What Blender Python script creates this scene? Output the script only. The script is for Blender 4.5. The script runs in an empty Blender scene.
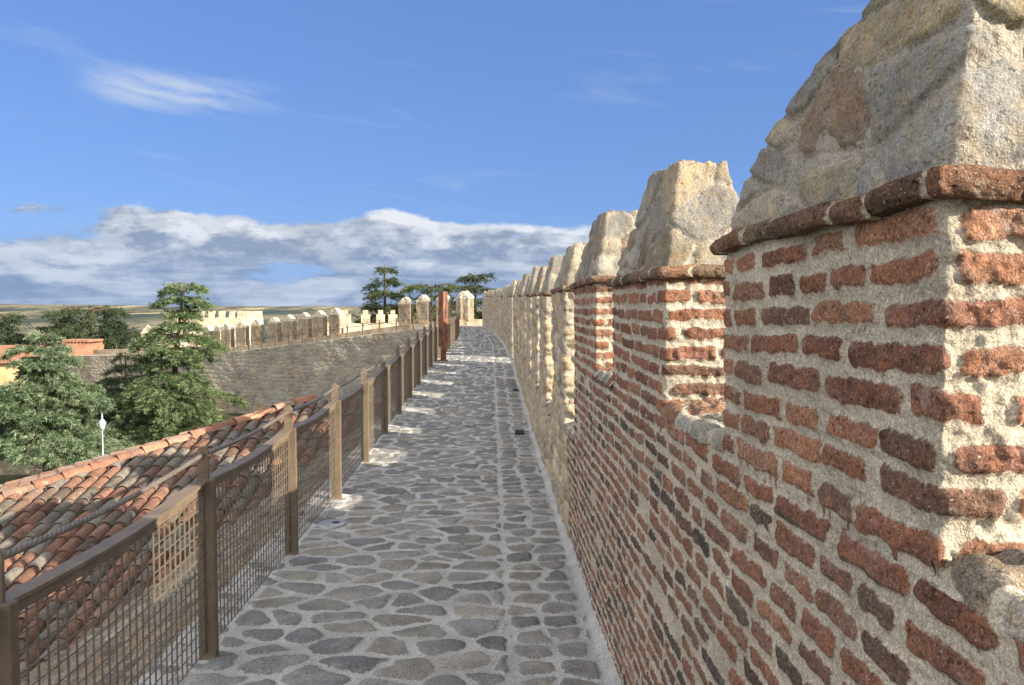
import bpy, math, random
import numpy as np
from mathutils import Vector, Matrix
R = math.radians
random.seed(7)
RNG = np.random.default_rng(11)
SC = bpy.context.scene
COL = SC.collection

# ------------------------------------------------------------------ noise
def _hash(ix, iy, iz, seed):
    h = (ix.astype(np.int64)*374761393 + iy.astype(np.int64)*668265263 + iz.astype(np.int64)*2147483647 + seed*974711) & 0xffffffff
    h = ((h ^ (h >> 13)) * 1274126177) & 0xffffffff
    h = (h ^ (h >> 16)) * 2246822519 & 0xffffffff
    h = h ^ (h >> 15)
    return (h & 0xffffff) / float(0x1000000)

def vnoise(x, y, z=None, seed=0):
    x = np.asarray(x, float); y = np.asarray(y, float)
    z = np.zeros_like(x) if z is None else np.asarray(z, float)
    ix, iy, iz = np.floor(x), np.floor(y), np.floor(z)
    fx, fy, fz = x-ix, y-iy, z-iz
    fx, fy, fz = [f*f*f*(f*(f*6-15)+10) for f in (fx, fy, fz)]
    r = 0
    for dx in (0, 1):
        for dy in (0, 1):
            for dz in (0, 1):
                w = (fx if dx else 1-fx)*(fy if dy else 1-fy)*(fz if dz else 1-fz)
                r = r + w*_hash(ix+dx, iy+dy, iz+dz, seed)
    return r*2-1

def fbm(x, y, z=None, seed=0, oct=4, rough=.5):
    a, s, t = 1.0, 0, 0
    for k in range(oct):
        m = 2.03**k
        s = s + a*vnoise(np.asarray(x)*m, np.asarray(y)*m, None if z is None else np.asarray(z)*m, seed+k)
        t += a; a *= rough
    return s/t

def smooth(a, b, x):
    t = np.clip((x-a)/(b-a), 0, 1)
    return t*t*(3-2*t)

def pick(pal, r, r2):
    pal = np.array(pal, float)
    i = np.clip((r*len(pal)).astype(int), 0, len(pal)-1)
    return pal[i]*(.78+.44*r2)[..., None]

def voronoi(u, v, cu, cv, jit=.42, seed=0, brickshift=.5, soft=0):
    """distance to the nearest cell border in metres + two random numbers of the nearest cell"""
    sh = u.shape
    u = u.ravel(); v = v.ravel()
    iv = np.floor(v/cv)
    sites = []
    for dv in (-2, -1, 0, 1, 2):
        jv = iv+dv
        off = brickshift*cu*np.mod(jv, 2)
        iu0 = np.floor((u-off)/cu)
        for du in (-2, -1, 0, 1, 2):
            if abs(dv) == 2 and abs(du) == 2: continue
            ju = iu0+du
            hx = _hash(ju, jv, ju*0, seed+1); hy = _hash(ju, jv, ju*0, seed+2)
            sx = off+(ju+.5+(hx-.5)*2*jit)*cu
            sy = (jv+.5+(hy-.5)*2*jit)*cv
            sites.append((sx, sy, _hash(ju, jv, ju*0, seed+3), _hash(ju, jv, ju*0, seed+4)))
    k = cu/cv
    best = np.full(u.shape, 1e9); bx = np.zeros_like(u); by = np.zeros_like(u); r1 = np.zeros_like(u); r2 = np.zeros_like(u)
    for sx, sy, a, b in sites:
        d = (sx-u)**2+((sy-v)*k)**2
        m = d < best
        best = np.where(m, d, best); bx = np.where(m, sx, bx); by = np.where(m, sy, by); r1 = np.where(m, a, r1); r2 = np.where(m, b, r2)
    e = np.full(u.shape, 1e9); acc = np.zeros_like(u)
    for sx, sy, a, b in sites:
        ex, ey = (sx-bx), (sy-by)*k*k
        l = np.sqrt(ex*ex+ey*ey)
        d = ((sx+bx)/2-u)*ex+((sy+by)/2-v)*ey
        d = np.where(l > 1e-6, d/np.maximum(l, 1e-9), 1e9)
        e = np.minimum(e, d)
        if soft: acc += np.exp(-soft*np.clip(d, -.01, 1))
    if soft: e = -np.log(np.maximum(acc, 1e-12))/soft+.25/soft
    return e.reshape(sh), r1.reshape(sh), r2.reshape(sh)

# ------------------------------------------------------------------ mesh builders
def link(o, parent=None):
    COL.objects.link(o)
    if parent is not None: o.parent = parent
    return o

def mesh_np(name, V, F4, mat=None, parent=None, sdf=None, col=None, smoothf=True, F3=None):
    me = bpy.data.meshes.new(name)
    V = np.asarray(V, np.float32)
    F4 = np.asarray(F4, np.int32).reshape(-1, 4)
    F3 = np.zeros((0, 3), np.int32) if F3 is None else np.asarray(F3, np.int32).reshape(-1, 3)
    me.vertices.add(len(V)); me.vertices.foreach_set('co', V.ravel())
    n4, n3 = len(F4), len(F3)
    me.loops.add(n4*4+n3*3); me.loops.foreach_set('vertex_index', np.concatenate([F4.ravel(), F3.ravel()]).astype(np.int32))
    me.polygons.add(n4+n3)
    me.polygons.foreach_set('loop_start', np.concatenate([np.arange(n4)*4, n4*4+np.arange(n3)*3]).astype(np.int32))
    me.update(calc_edges=True)
    me.polygons.foreach_set('use_smooth', np.full(n4+n3, smoothf, bool))
    if sdf is not None:
        a = me.attributes.new('sdf', 'FLOAT', 'POINT'); a.data.foreach_set('value', np.asarray(sdf, np.float32).ravel())
    if col is not None:
        col = np.asarray(col, np.float32).reshape(-1, 3)
        c4 = np.ones((len(col), 4), np.float32); c4[:, :3] = col
        a = me.attributes.new('col', 'FLOAT_COLOR', 'POINT'); a.data.foreach_set('color', c4.ravel())
    me.validate()
    o = bpy.data.objects.new(name, me)
    if mat is not None: me.materials.append(mat)
    return link(o, parent)

def grid_faces(n, m, cyc=False, flip=False, base=0):
    i = np.arange(n-1)[:, None]; j = np.arange(m if cyc else m-1)[None, :]
    j2 = (j+1) % m
    a = i*m+j; b = i*m+j2; c = (i+1)*m+j2; d = (i+1)*m+j
    a, b, c, d = np.broadcast_arrays(a, b, c, d)
    f = np.stack([a, b, c, d], -1).reshape(-1, 4)
    if flip: f = f[:, ::-1]
    return f+base

class MB:
    """collects plain shapes for one mesh"""
    def __init__(s): s.v = []; s.f = []
    def quad(s, a, b, c, d):
        n = len(s.v); s.v += [a, b, c, d]; s.f.append((n, n+1, n+2, n+3)); return s
    def box(s, x0, x1, y0, y1, z0, z1):
        n = len(s.v)
        s.v += [(x, y, z) for z in (z0, z1) for x, y in ((x0, y0), (x1, y0), (x1, y1), (x0, y1))]
        s.f += [tuple(n+i for i in q) for q in ((3, 2, 1, 0), (4, 5, 6, 7), (0, 1, 5, 4), (1, 2, 6, 5), (2, 3, 7, 6), (3, 0, 4, 7))]
        return s
    def obox(s, c, ax, ay, az):
        n = len(s.v); c, ax, ay, az = map(Vector, (c, ax, ay, az))
        for k in (-1, 1):
            for i, j in ((-1, -1), (1, -1), (1, 1), (-1, 1)):
                s.v.append(tuple(c+ax*i+ay*j+az*k))
        s.f += [tuple(n+i for i in q) for q in ((3, 2, 1, 0), (4, 5, 6, 7), (0, 1, 5, 4), (1, 2, 6, 5), (2, 3, 7, 6), (3, 0, 4, 7))]
        return s
    def prism(s, pts, dv):
        n = len(s.v); k = len(pts); dv = Vector(dv)
        s.v += [tuple(p) for p in pts]+[tuple(Vector(p)+dv) for p in pts]
        s.f.append(tuple(n+i for i in range(k))[::-1]); s.f.append(tuple(n+k+i for i in range(k)))
        for i in range(k):
            j = (i+1) % k; s.f.append((n+i, n+j, n+k+j, n+k+i))
        return s
    def tube(s, path, radii, sides=8, cap=True):
        n = len(s.v); path = [Vector(p) for p in path]
        if not hasattr(radii, '__len__'): radii = [radii]*len(path)
        ref = None
        for i, p in enumerate(path):
            t = (path[min(i+1, len(path)-1)]-path[max(i-1, 0)])
            t = t.normalized() if t.length > 1e-9 else Vector((0, 0, 1))
            if ref is None:
                ref = t.orthogonal().normalized()
            ref = (ref-t*ref.dot(t)).normalized(); b = t.cross(ref)
            for k in range(sides):
                a = 2*math.pi*k/sides
                s.v.append(tuple(p+(ref*math.cos(a)+b*math.sin(a))*radii[i]))
        for i in range(len(path)-1):
            for k in range(sides):
                k2 = (k+1) % sides
                s.f.append((n+i*sides+k, n+i*sides+k2, n+(i+1)*sides+k2, n+(i+1)*sides+k))
        if cap:
            s.f.append(tuple(n+k for k in range(sides))[::-1]); m = n+(len(path)-1)*sides
            s.f.append(tuple(m+k for k in range(sides)))
        return s
    def lathe(s, prof, c=(0, 0, 0), sides=16):
        n = len(s.v)
        for r, z in prof:
            for k in range(sides):
                a = 2*math.pi*k/sides; s.v.append((c[0]+r*math.cos(a), c[1]+r*math.sin(a), c[2]+z))
        for i in range(len(prof)-1):
            for k in range(sides):
                k2 = (k+1) % sides
                s.f.append((n+i*sides+k, n+i*sides+k2, n+(i+1)*sides+k2, n+(i+1)*sides+k))
        s.f.append(tuple(n+k for k in range(sides))[::-1]); m = n+(len(prof)-1)*sides
        s.f.append(tuple(m+k for k in range(sides)))
        return s
    def build(s, name, mat, parent=None, smoothf=False, bevel=0):
        me = bpy.data.meshes.new(name); me.from_pydata([tuple(v) for v in s.v], [], s.f); me.update()
        for p in me.polygons: p.use_smooth = smoothf
        if mat: me.materials.append(mat)
        o = bpy.data.objects.new(name, me)
        link(o, parent)
        if bevel:
            b = o.modifiers.new('bevel', 'BEVEL'); b.width = bevel; b.segments = 2; b.limit_method = 'ANGLE'
        return o

def empty(name, loc=(0, 0, 0), rz=0):
    o = bpy.data.objects.new(name, None); o.location = loc; o.rotation_euler.z = rz
    o.empty_display_size = .2
    return link(o)

def tag(o, label=None, cat=None, group=None, kind=None):
    if label: o['label'] = label
    if cat: o['category'] = cat
    if group: o['group'] = group
    if kind: o['kind'] = kind
    return o

# ------------------------------------------------------------------ materials
class NT:
    def __init__(s, name, world=False):
        if world:
            s.owner = bpy.data.worlds.new(name)
        else:
            s.owner = bpy.data.materials.new(name)
        s.owner.use_nodes = True
        s.t = s.owner.node_tree; s.t.nodes.clear()
    def n(s, typ, **kw):
        nd = s.t.nodes.new(typ)
        for k, v in kw.items(): setattr(nd, k, v)
        return nd
    def put(s, sock, v):
        if v is None: return
        if isinstance(v, bpy.types.NodeSocket): s.t.links.new(v, sock)
        else:
            try: sock.default_value = v
            except Exception: sock.default_value = (*v, 1.0)
    def math(s, op, a, b=None, c=None, clamp=False):
        nd = s.n('ShaderNodeMath', operation=op, use_clamp=clamp)
        s.put(nd.inputs[0], a)
        if b is not None: s.put(nd.inputs[1], b)
        if c is not None: s.put(nd.inputs[2], c)
        return nd.outputs[0]
    def noise(s, vec, scale, detail=4, rough=.55, dist=0, out='Fac'):
        nd = s.n('ShaderNodeTexNoise')
        s.put(nd.inputs['Vector'], vec); s.put(nd.inputs['Scale'], scale); s.put(nd.inputs['Detail'], detail)
        s.put(nd.inputs['Roughness'], rough); s.put(nd.inputs['Distortion'], dist)
        return nd.outputs[out]
    def voro(s, vec, scale, out='Distance', feature='F1'):
        nd = s.n('ShaderNodeTexVoronoi', feature=feature)
        s.put(nd.inputs['Vector'], vec); s.put(nd.inputs['Scale'], scale)
        return nd.outputs[out]
    def map(s, v, a, b, c=0.0, d=1.0, smoothm=True):
        nd = s.n('ShaderNodeMapRange', clamp=True)
        nd.interpolation_type = 'SMOOTHSTEP' if smoothm else 'LINEAR'
        for i, x in enumerate((v, a, b, c, d)): s.put(nd.inputs[i], x)
        return nd.outputs[0]
    def mix(s, f, a, b, blend='MIX'):
        nd = s.n('ShaderNodeMix', data_type='RGBA', blend_type=blend)
        s.put(nd.inputs[0], f); s.put(nd.inputs[6], a); s.put(nd.inputs[7], b)
        return nd.outputs[2]
    def scale(s, colr, f):
        nd = s.n('ShaderNodeVectorMath', operation='SCALE')
        s.put(nd.inputs[0], colr); s.put(nd.inputs[3], f)
        return nd.outputs[0]
    def attr(s, name, out='Fac'):
        return s.n('ShaderNodeAttribute', attribute_name=name).outputs[out]
    def obj(s):
        return s.n('ShaderNodeTexCoord').outputs['Object']
    def bump(s, h, strength=.6, dist=.01, normal=None):
        nd = s.n('ShaderNodeBump')
        nd.inputs['Strength'].default_value = strength; nd.inputs['Distance'].default_value = dist
        s.put(nd.inputs['Height'], h)
        if normal is not None: s.put(nd.inputs['Normal'], normal)
        return nd.outputs[0]
    def out(s, base, rough=.9, normal=None, metal=0, spec=.3):
        p = s.n('ShaderNodeBsdfPrincipled')
        s.put(p.inputs['Base Color'], base); s.put(p.inputs['Roughness'], rough)
        s.put(p.inputs['Metallic'], metal); s.put(p.inputs['Specular IOR Level'], spec)
        if normal is not None: s.put(p.inputs['Normal'], normal)
        o = s.n('ShaderNodeOutputMaterial'); s.t.links.new(p.outputs[0], o.inputs[0])
        return p
C3 = lambda r, g, b: (r, g, b, 1.0)

def masonry(name, mortar, edge=.0022, warp=.0075, warp2=.004, grain=1.0, lichen=.25, lichen_col=(.50, .49, .44), dark=.35, bump=.5, k=1.0, pebbles=.5, ft=1.0, wk=.8):
    """stones (vertex attribute col) in a mortar bed; sdf = metres inside the stone's edge"""
    m = NT(name); ob = m.obj()
    s = m.attr('sdf')
    w1 = m.math('MULTIPLY', m.math('SUBTRACT', m.noise(ob, 38*k, 5, .65), .5), warp*2)
    w2 = m.math('MULTIPLY', m.math('SUBTRACT', m.noise(ob, 120*k, 3, .6), .5), warp2*2)
    s = m.math('ADD', m.math('ADD', s, w1), w2)
    mask = m.map(s, -edge, edge)
    c = m.attr('col', 'Color')
    blot = m.noise(ob, 7*k, 5, .62)
    c = m.scale(c, m.map(blot, .25, .75, .62, 1.38, False))
    fine = m.noise(ob, 150*k, 5, .75)
    c = m.scale(c, m.map(fine, .36, .64, 1-.42*ft, 1+.42*ft, False))
    spk = m.noise(ob, 330*k, 2, .6)
    c = m.scale(c, m.map(spk, .33, .67, 1-.34*ft, 1+.34*ft, False))
    warm = m.map(m.noise(ob, 24*k, 4, .65), .44, .62, 0, wk)
    c = m.mix(warm, c, m.mix(1.0, c, C3(1.22, 1.06, .84), 'MULTIPLY'))
    c = m.mix(m.map(m.noise(ob, 210*k, 2, .5), .655, .70, 0, .55), c, C3(.52, .47, .39))
    pit = m.map(m.noise(ob, 75*k, 2, .5), .30, .40, 1-dark, 1.0)
    c = m.scale(c, pit)
    li = m.map(m.noise(ob, 16*k, 6, .75), .57, .68, 0, lichen)
    c = m.mix(li, c, C3(*lichen_col))
    mc = m.mix(m.map(m.noise(ob, 4.5*k, 4, .6), .3, .7), C3(*[x*.80 for x in mortar]), C3(*[x*1.12 for x in mortar]))
    mfine = m.noise(ob, 170*k, 5, .78)
    mc = m.scale(mc, m.map(mfine, .36, .64, .60, 1.36, False))
    mc = m.scale(mc, m.map(spk, .33, .67, .74, 1.26, False))
    mc = m.scale(mc, m.map(m.noise(ob, 62*k, 3, .6), .28, .37, .55, 1.0))
    pv = m.voro(ob, 95*k); pr = m.voro(ob, 95*k, 'Color')
    pm = m.math('MULTIPLY', m.map(pv, .18, .30, 1, 0), m.map(m.noise(ob, 40*k, 2), .48, .56, 0, pebbles))
    mc = m.mix(pm, mc, m.mix(.93, pr, C3(.34, .29, .22)))
    colr = m.mix(mask, mc, c)
    h = m.math('ADD', m.math('MULTIPLY', mask, .35), m.math('MULTIPLY', fine, .35*grain))
    h = m.math('ADD', h, m.math('MULTIPLY', m.noise(ob, 45*k, 5, .65), .9*grain))
    h = m.math('ADD', h, m.math('MULTIPLY', pit, .3))
    h = m.math('ADD', h, m.math('MULTIPLY', spk, .22*grain))
    m.out(colr, .93, m.bump(h, bump, .012/k), spec=.2)
    return m.owner

MAT = {}
MAT['brick'] = masonry('brick_in_lime_mortar', (.425, .375, .295), lichen=.22, dark=.38, bump=.75, pebbles=.8)
MAT['cap'] = masonry('cap_stone', (.32, .29, .24), edge=.003, warp=.012, lichen=.20, lichen_col=(.42, .40, .35), dark=.35, bump=.7, ft=.6)
MAT['cobble'] = masonry('cobbled_paving', (.41, .408, .395), edge=.004, warp=.014, warp2=.007, lichen=.30, lichen_col=(.36, .36, .345), dark=.3, k=.75, pebbles=.25, ft=.8, wk=.25)
MAT['rubble'] = masonry('rubble_masonry', (.40, .35, .27), edge=.006, warp=.03, lichen=.3, k=.5)
MAT['far_masonry'] = masonry('distant_rubble_masonry', (.33, .29, .225), edge=.02, warp=.08, lichen=.2, k=.12, bump=.4)
MAT['ledge'] = masonry('weathered_ledge_brick', (.40, .35, .27), lichen=.6, lichen_col=(.25, .215, .155), dark=.6, bump=.9, warp=.010)
MAT['bank'] = masonry('mortared_rubble_bank', (.23, .21, .175), edge=.01, warp=.05, lichen=.35, lichen_col=(.34, .33, .30), k=.5, bump=.8)
MAT['tile'] = masonry('weathered_roof_tile', (.3, .3, .3), lichen=.85, lichen_col=(.30, .29, .255), dark=.45, k=.7, bump=.6)

def simple(name, col, var=.3, scale=12, rough=.8, metal=0, bump=.0, spec=.3, col2=None):
    m = NT(name); ob = m.obj()
    f = m.noise(ob, scale, 5, .6)
    c = m.mix(m.map(f, .3, .7), C3(*[x*(1-var) for x in col]), C3(*[min(1, x*(1+var)) for x in (col2 or col)]))
    c = m.scale(c, m.map(m.noise(ob, scale*9, 3, .6), .25, .75, 1-var*.5, 1+var*.5, False))
    nrm = m.bump(m.noise(ob, scale*4, 4, .6), bump, .01) if bump else None
    m.out(c, rough, nrm, metal, spec)
    return m.owner
MAT['steel'] = simple('bronze_painted_steel', (.138, .103, .070), .22, 9, .55, 0, .08, .4)
MAT['wire'] = simple('painted_wire', (.13, .105, .075), .15, 9, .5, 0, 0, .4)
MAT['cable'] = simple('twisted_steel_cable', (.15, .125, .10), .2, 20, .45, .2, 0, .5)
MAT['rust'] = simple('rusted_steel', (.14, .060, .038), .4, 5, .75, 0, .1, .3, (.20, .085, .050))
MAT['lamp_metal'] = simple('galvanised_disc', (.36, .38, .40), .12, 14, .4, .5, .03, .5)
MAT['dark_metal'] = simple('dark_iron', (.035, .035, .04), .3, 12, .6, .2, 0, .4)
MAT['plaster'] = simple('pale_plaster', (.60, .56, .46), .12, 1.5, .9, 0, .05)
MAT['ochre'] = simple('ochre_render', (.50, .38, .20), .15, 1.5, .9, 0, .05)
MAT['redroof'] = simple('distant_tile_roof', (.27, .135, .085), .25, 1.5, .9, 0, .1)
MAT['bark'] = simple('cedar_bark', (.10, .065, .045), .4, 8, .95, 0, .4)
MAT['white_metal'] = simple('white_lantern_paint', (.42, .45, .50), .06, 8, .5, 0, 0, .4)
MAT['ground'] = simple('bare_earth_and_grass', (.055, .065, .030), .4, .35, 1, 0, .2, .1, (.10, .10, .055))

def leaf_mat():
    m = NT('cedar_needles')
    c = m.attr('col', 'Color')
    p = m.n('ShaderNodeBsdfPrincipled'); m.put(p.inputs['Base Color'], c)
    p.inputs['Roughness'].default_value = .7; p.inputs['Specular IOR Level'].default_value = .25
    t = m.n('ShaderNodeBsdfTranslucent'); m.put(t.inputs['Color'], m.scale(c, 1.2))
    mx = m.n('ShaderNodeMixShader'); mx.inputs[0].default_value = .28
    m.t.links.new(p.outputs[0], mx.inputs[1]); m.t.links.new(t.outputs[0], mx.inputs[2])
    o = m.n('ShaderNodeOutputMaterial'); m.t.links.new(mx.outputs[0], o.inputs[0])
    return m.owner
MAT['leaf'] = leaf_mat()

def hill_mat():
    m = NT('hill_scrub_and_fields'); ob = m.obj()
    mp = m.n('ShaderNodeMapping'); m.put(mp.inputs['Vector'], ob); mp.inputs['Scale'].default_value = (1, .22, 1)
    v = mp.outputs[0]
    big = m.noise(v, .0022, 5, .6); mid = m.noise(v, .012, 5, .65); sm = m.noise(v, .05, 4, .7)
    c = m.mix(m.map(mid, .42, .6), C3(.20, .175, .13), C3(.075, .085, .065))
    c = m.mix(m.map(sm, .52, .6, 0, .8), c, C3(.035, .05, .028))
    wood = m.map(big, .50, .56)
    c = m.mix(wood, c, m.mix(m.map(mid, .4, .6), C3(.035, .050, .050), C3(.06, .075, .065)))
    c = m.mix(m.map(m.noise(v, .006, 3, .5), .62, .66, 0, .8), c, C3(.36, .30, .17))
    m.out(c, 1, None, spec=.05)
    return m.owner
MAT['hill'] = hill_mat()

# ------------------------------------------------------------------ the plan of the wall
def fz(y):      # height of the walk's floor
    return np.interp(y, [-10, 7.5, 11, 14, 17.5, 30, 60], [0, 0, .11, .22, .34, .34, .33])
def wz(y):      # rise of the parapet
    return np.interp(y, [-10, 8, 17, 30, 56, 70], [0, 0, .14, .34, .74, .8])
def cx(y):      # the wall curves gently to the left
    y = np.asarray(y, float)
    return np.where(y > 22, -.00097*(y-22)**2, 0.0)
X0, T = .55, .30
X1 = X0+T
YEND = 56.0

# merlons: (y0, y1) along the wall
MER = [(.93, 1.80), (2.44, 3.46), (4.06, 5.07), (5.73, 6.80), (7.72, 8.55)]
while MER[-1][1] < YEND-1.2:
    a = MER[-1][1]+random.uniform(.58, .70)
    b = a+random.uniform(.92, 1.04)
    if 17.2 < b < 18.9: b = 18.05
    if abs(MER[-1][1]-18.05) < .01: a, b = 20.35, 21.3
    MER.append((a, b))
def sill_of(y):     # floor of the embrasures
    if y < 4.9: return 1.295 if y < 2.4 else 1.285
    if y < 17.6: return .76 if y < 6.5 else .70
    if y < 20.3: return .17
    return .72

# brick courses ------------------------------------------------------
CH = .0580
ROWS = 48
rr = random.Random(3)
ROWC = []
for r in range(ROWS):
    u = -2.0+rr.uniform(-.2, 0); cells = []
    while u < 7:
        l = (rr.uniform(.20, .25) if rr.random() < .5 else rr.uniform(.10, .17)) if r*CH-.3 > 1.2 else (rr.uniform(.10, .165) if rr.random() < .75 else rr.uniform(.17, .22))
        g = rr.uniform(.014, .028) if r*CH-.3 > 1.2 else rr.uniform(.018, .038)
        pal = rr.random()
        cells.append((u, u+l+g, (u+u+l+g)/2+rr.uniform(-.004, .004), l/2, rr.uniform(.0158, .0208), rr.uniform(-.0045, .0045), rr.uniform(-.03, .03), rr.random(), rr.random()))
        u += l+g
    ROWC.append(np.array(cells))
BRICK_PAL = [(.235, .090, .046), (.265, .102, .052), (.21, .080, .046), (.29, .122, .062), (.185, .074, .046), (.245, .112, .066), (.225, .085, .048), (.16, .078, .052), (.25, .098, .05)]
DARK_PAL = [(.22, .090, .050), (.25, .10, .055), (.18, .08, .052), (.11, .074, .058), (.15, .09, .066), (.23, .11, .068), (.085, .066, .055), (.20, .10, .066), (.26, .115, .062), (.17, .077, .052), (.23, .094, .052), (.12, .068, .05)]

def _soft(p): return [tuple(.96*(q*.70+.30*(sum(c)/3)*w) for q, w in zip(c, (1.05, 1.02, .93))) for c in p]
BRICK_PAL = _soft(BRICK_PAL); DARK_PAL = _soft(DARK_PAL)
def brick_pat(u, v):
    sh = u.shape; u = u.ravel().copy(); v = v.ravel().copy()
    v0 = v.copy()
    v = v+.007*vnoise(u*1.1, v*2, seed=5)+.0035*vnoise(u*5.5, v*6, seed=6)
    uu = u+.005*vnoise(u*9, v*14, seed=8)
    r = np.clip(np.floor((v+.30)/CH).astype(int), 0, ROWS-1)
    sdf = np.full(u.shape, -.02); r1 = np.zeros_like(u); r2 = np.zeros_like(u)
    for k in np.unique(r):
        m = np.where(r == k)[0]
        c = ROWC[k]
        i = np.clip(np.searchsorted(c[:, 0], uu[m], side='right')-1, 0, len(c)-1)
        du = uu[m]-c[i, 2]; dv = v[m]-(-.30+(k+.5)*CH+c[i, 5])
        dv = dv-c[i, 6]*du
        dv = dv+.0045*vnoise(uu[m]*26, v[m]*26+c[i, 7]*50, seed=9)
        du = du+.013*vnoise(uu[m]*20, v[m]*34, seed=10)
        rad = .0125
        qx = np.abs(du)-(c[i, 3]-rad); qy = np.abs(dv)-(c[i, 4]-rad)
        d = np.sqrt(np.maximum(qx, 0)**2+np.maximum(qy, 0)**2)+np.minimum(np.maximum(qx, qy), 0)-rad
        sdf[m] = -d; r1[m] = c[i, 7]; r2[m] = c[i, 8]
    low = (v0 < 1.22)[:, None]
    col = np.where(low, pick(DARK_PAL, r1, r2), pick(BRICK_PAL, r1, r2))
    # some bricks are missing and mortared over
    sdf = np.where((r2 > .975) & (v0 < 1.25), -.012, sdf)
    return sdf.reshape(sh), col.reshape(sh+(3,))

RUB_PAL = [(.37, .315, .225), (.31, .285, .24), (.34, .27, .175), (.28, .255, .215), (.41, .35, .255), (.26, .215, .155), (.33, .27, .195), (.36, .31, .23), (.30, .24, .17), (.39, .34, .26)]
def rubble_pat(u, v, cu=.21, cv=.115, seed=20, pal=RUB_PAL, joint=.014):
    uw = u+.03*vnoise(u*5, v*7, seed=seed+7); vw = v+.02*vnoise(u*6, v*8, seed=seed+8)
    e, r1, r2 = voronoi(uw, vw, cu, cv, .44, seed, .5, 18/cv)
    return e-joint-.008*vnoise(u*14, v*14, seed=seed+9), pick(pal, r1, r2)

def wall_pat(u, v):
    """bricks near the viewer, rubble stone farther on; returns sdf, col, relief"""
    yb = 5.42+.18*vnoise(u*0, v*3.1, seed=31)
    sb, cb = brick_pat(u, v)
    hasr = u.max() > 5.0
    nb = .0035*fbm(u*22, v*22, seed=40, oct=3)+.006*vnoise(u*3, v*3, seed=41)+.0035*vnoise(u*75, v*75, seed=42)
    hb = .0050*smooth(-.005, .006, sb)+nb*.85
    if not hasr: return sb, cb, hb
    sr, cr = rubble_pat(u, v)
    hr = .013*smooth(-.012, .02, sr)+nb*1.6+.012*vnoise(u*1.3, v*1.7, seed=43)
    m = u < yb
    return np.where(m, sb, sr), np.where(m[..., None], cb, cr), np.where(m, hb, hr)

def bent(P, z_off=True, wall=True):
    """put straight-wall coordinates on the curved, rising wall"""
    P = np.array(P, float)
    y = P[..., 1].copy()
    P[..., 0] += cx(y)
    if z_off: P[..., 2] += wz(y) if wall else fz(y)
    return P

# ================================================================== PARAPET WALL
wall = tag(empty('parapet_wall', (X0, 0, 0)), 'long crenellated parapet of red brick and pale mortar along the right side of the walk', 'wall')
WOFF = Vector((X0, 0, 0))
def local(P): return P-np.array([X0, 0, 0])

def seg_res(y):
    y = max(y, .9)
    return max(.003, y*.0022), max(.0028, y*.0020)   # dy, dz

faceV, faceF, faceS, faceC = [], [], [], []
def add_face(P, sdf, col, f):
    base = sum(len(x) for x in faceV)
    faceV.append(P.reshape(-1, 3)); faceS.append(sdf.ravel()); faceC.append(col.reshape(-1, 3)); faceF.append(f+base)

segs = []
prev = -1.5
segs.append((-1.5, .05, 1.295, False)); segs.append((.05, .93, 1.295, True))
for i, (a, b) in enumerate(MER):
    nxt = MER[i+1][0] if i+1 < len(MER) else b+.6
    s0 = sill_of((segs[-1][0]+segs[-1][1])/2+.01); gs = sill_of((b+nxt)/2)
    segs.append((a, b, min(sill_of(a-.2), gs), False)); segs.append((b, nxt, gs, True))
MBASE = {}
for (a, b, zs, gap) in segs:
    if not gap: MBASE[round(a, 4)] = zs
    ym = max(a, .8) if b > .9 else .9
    dy, dz = seg_res(ym)
    if b <= .3: dy, dz = .05, .03
    fine_from = (1.6-.5*max(ym, .9)) if ym < 2.2 else -.1
    ys = np.linspace(a, b, max(3, int((b-a)/(dy*max(1, ym*.25)))+1))
    zlo = -.12
    zsplit = max(zlo, min(fine_from-.1, zs-.1))
    zz = list(np.linspace(zlo, zsplit, max(2, int((zsplit-zlo)/(dz*2.5))+1)))[:-1]+list(np.linspace(zsplit, zs, max(3, int((zs-zsplit)/dz)+1)))
    path = [(X0, z, -1., 0.) for z in zz]
    if gap:   # fold over onto the sill
        n = max(5, int(T/(dz*1.2)))
        rnd = .03
        path = [p for p in path if p[1] < zs-rnd-.002]
        for k in range(6):
            t = k/5*math.pi/2; path.append((X0+rnd-rnd*math.cos(t), zs-rnd+rnd*math.sin(t), -math.cos(t), math.sin(t)))
        for k in range(1, n+1): path.append((X0+rnd+(T+.02-rnd)*k/n, zs, 0., 1.))
    path = np.array(path)
    arc = np.concatenate([[0], np.cumsum(np.hypot(np.diff(path[:, 0]), np.diff(path[:, 1])))])+zlo
    U, V = np.meshgrid(ys, arc)
    sdf, col, h = wall_pat(U, V)
    if gap:
        # embrasure floor: big weathered stones
        ontop = (V > zs-.035)
        s2, c2 = rubble_pat(U*1.0, V, .16, .11, 55, [(.24, .225, .195), (.20, .195, .18), (.27, .24, .185), (.18, .155, .125), (.26, .25, .23), (.20, .12, .085)], .010)
        sdf = np.where(ontop, s2, sdf); col = np.where(ontop[..., None], c2, col)
        h = np.where(ontop, h*1.3+.012*smooth(-.01, .03, s2)+.01*vnoise(U*9, V*9, seed=71), h)
    P = np.zeros(U.shape+(3,))
    P[..., 0] = path[:, 0][:, None]+path[:, 2][:, None]*h
    P[..., 1] = U
    P[..., 2] = path[:, 1][:, None]+path[:, 3][:, None]*h
    add_face(local(bent(P)), sdf, col, grid_faces(*U.shape, flip=True))
mesh_np('wall_face', np.concatenate(faceV), np.concatenate(faceF), MAT['brick'], wall, np.concatenate(faceS), np.concatenate(faceC))

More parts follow.
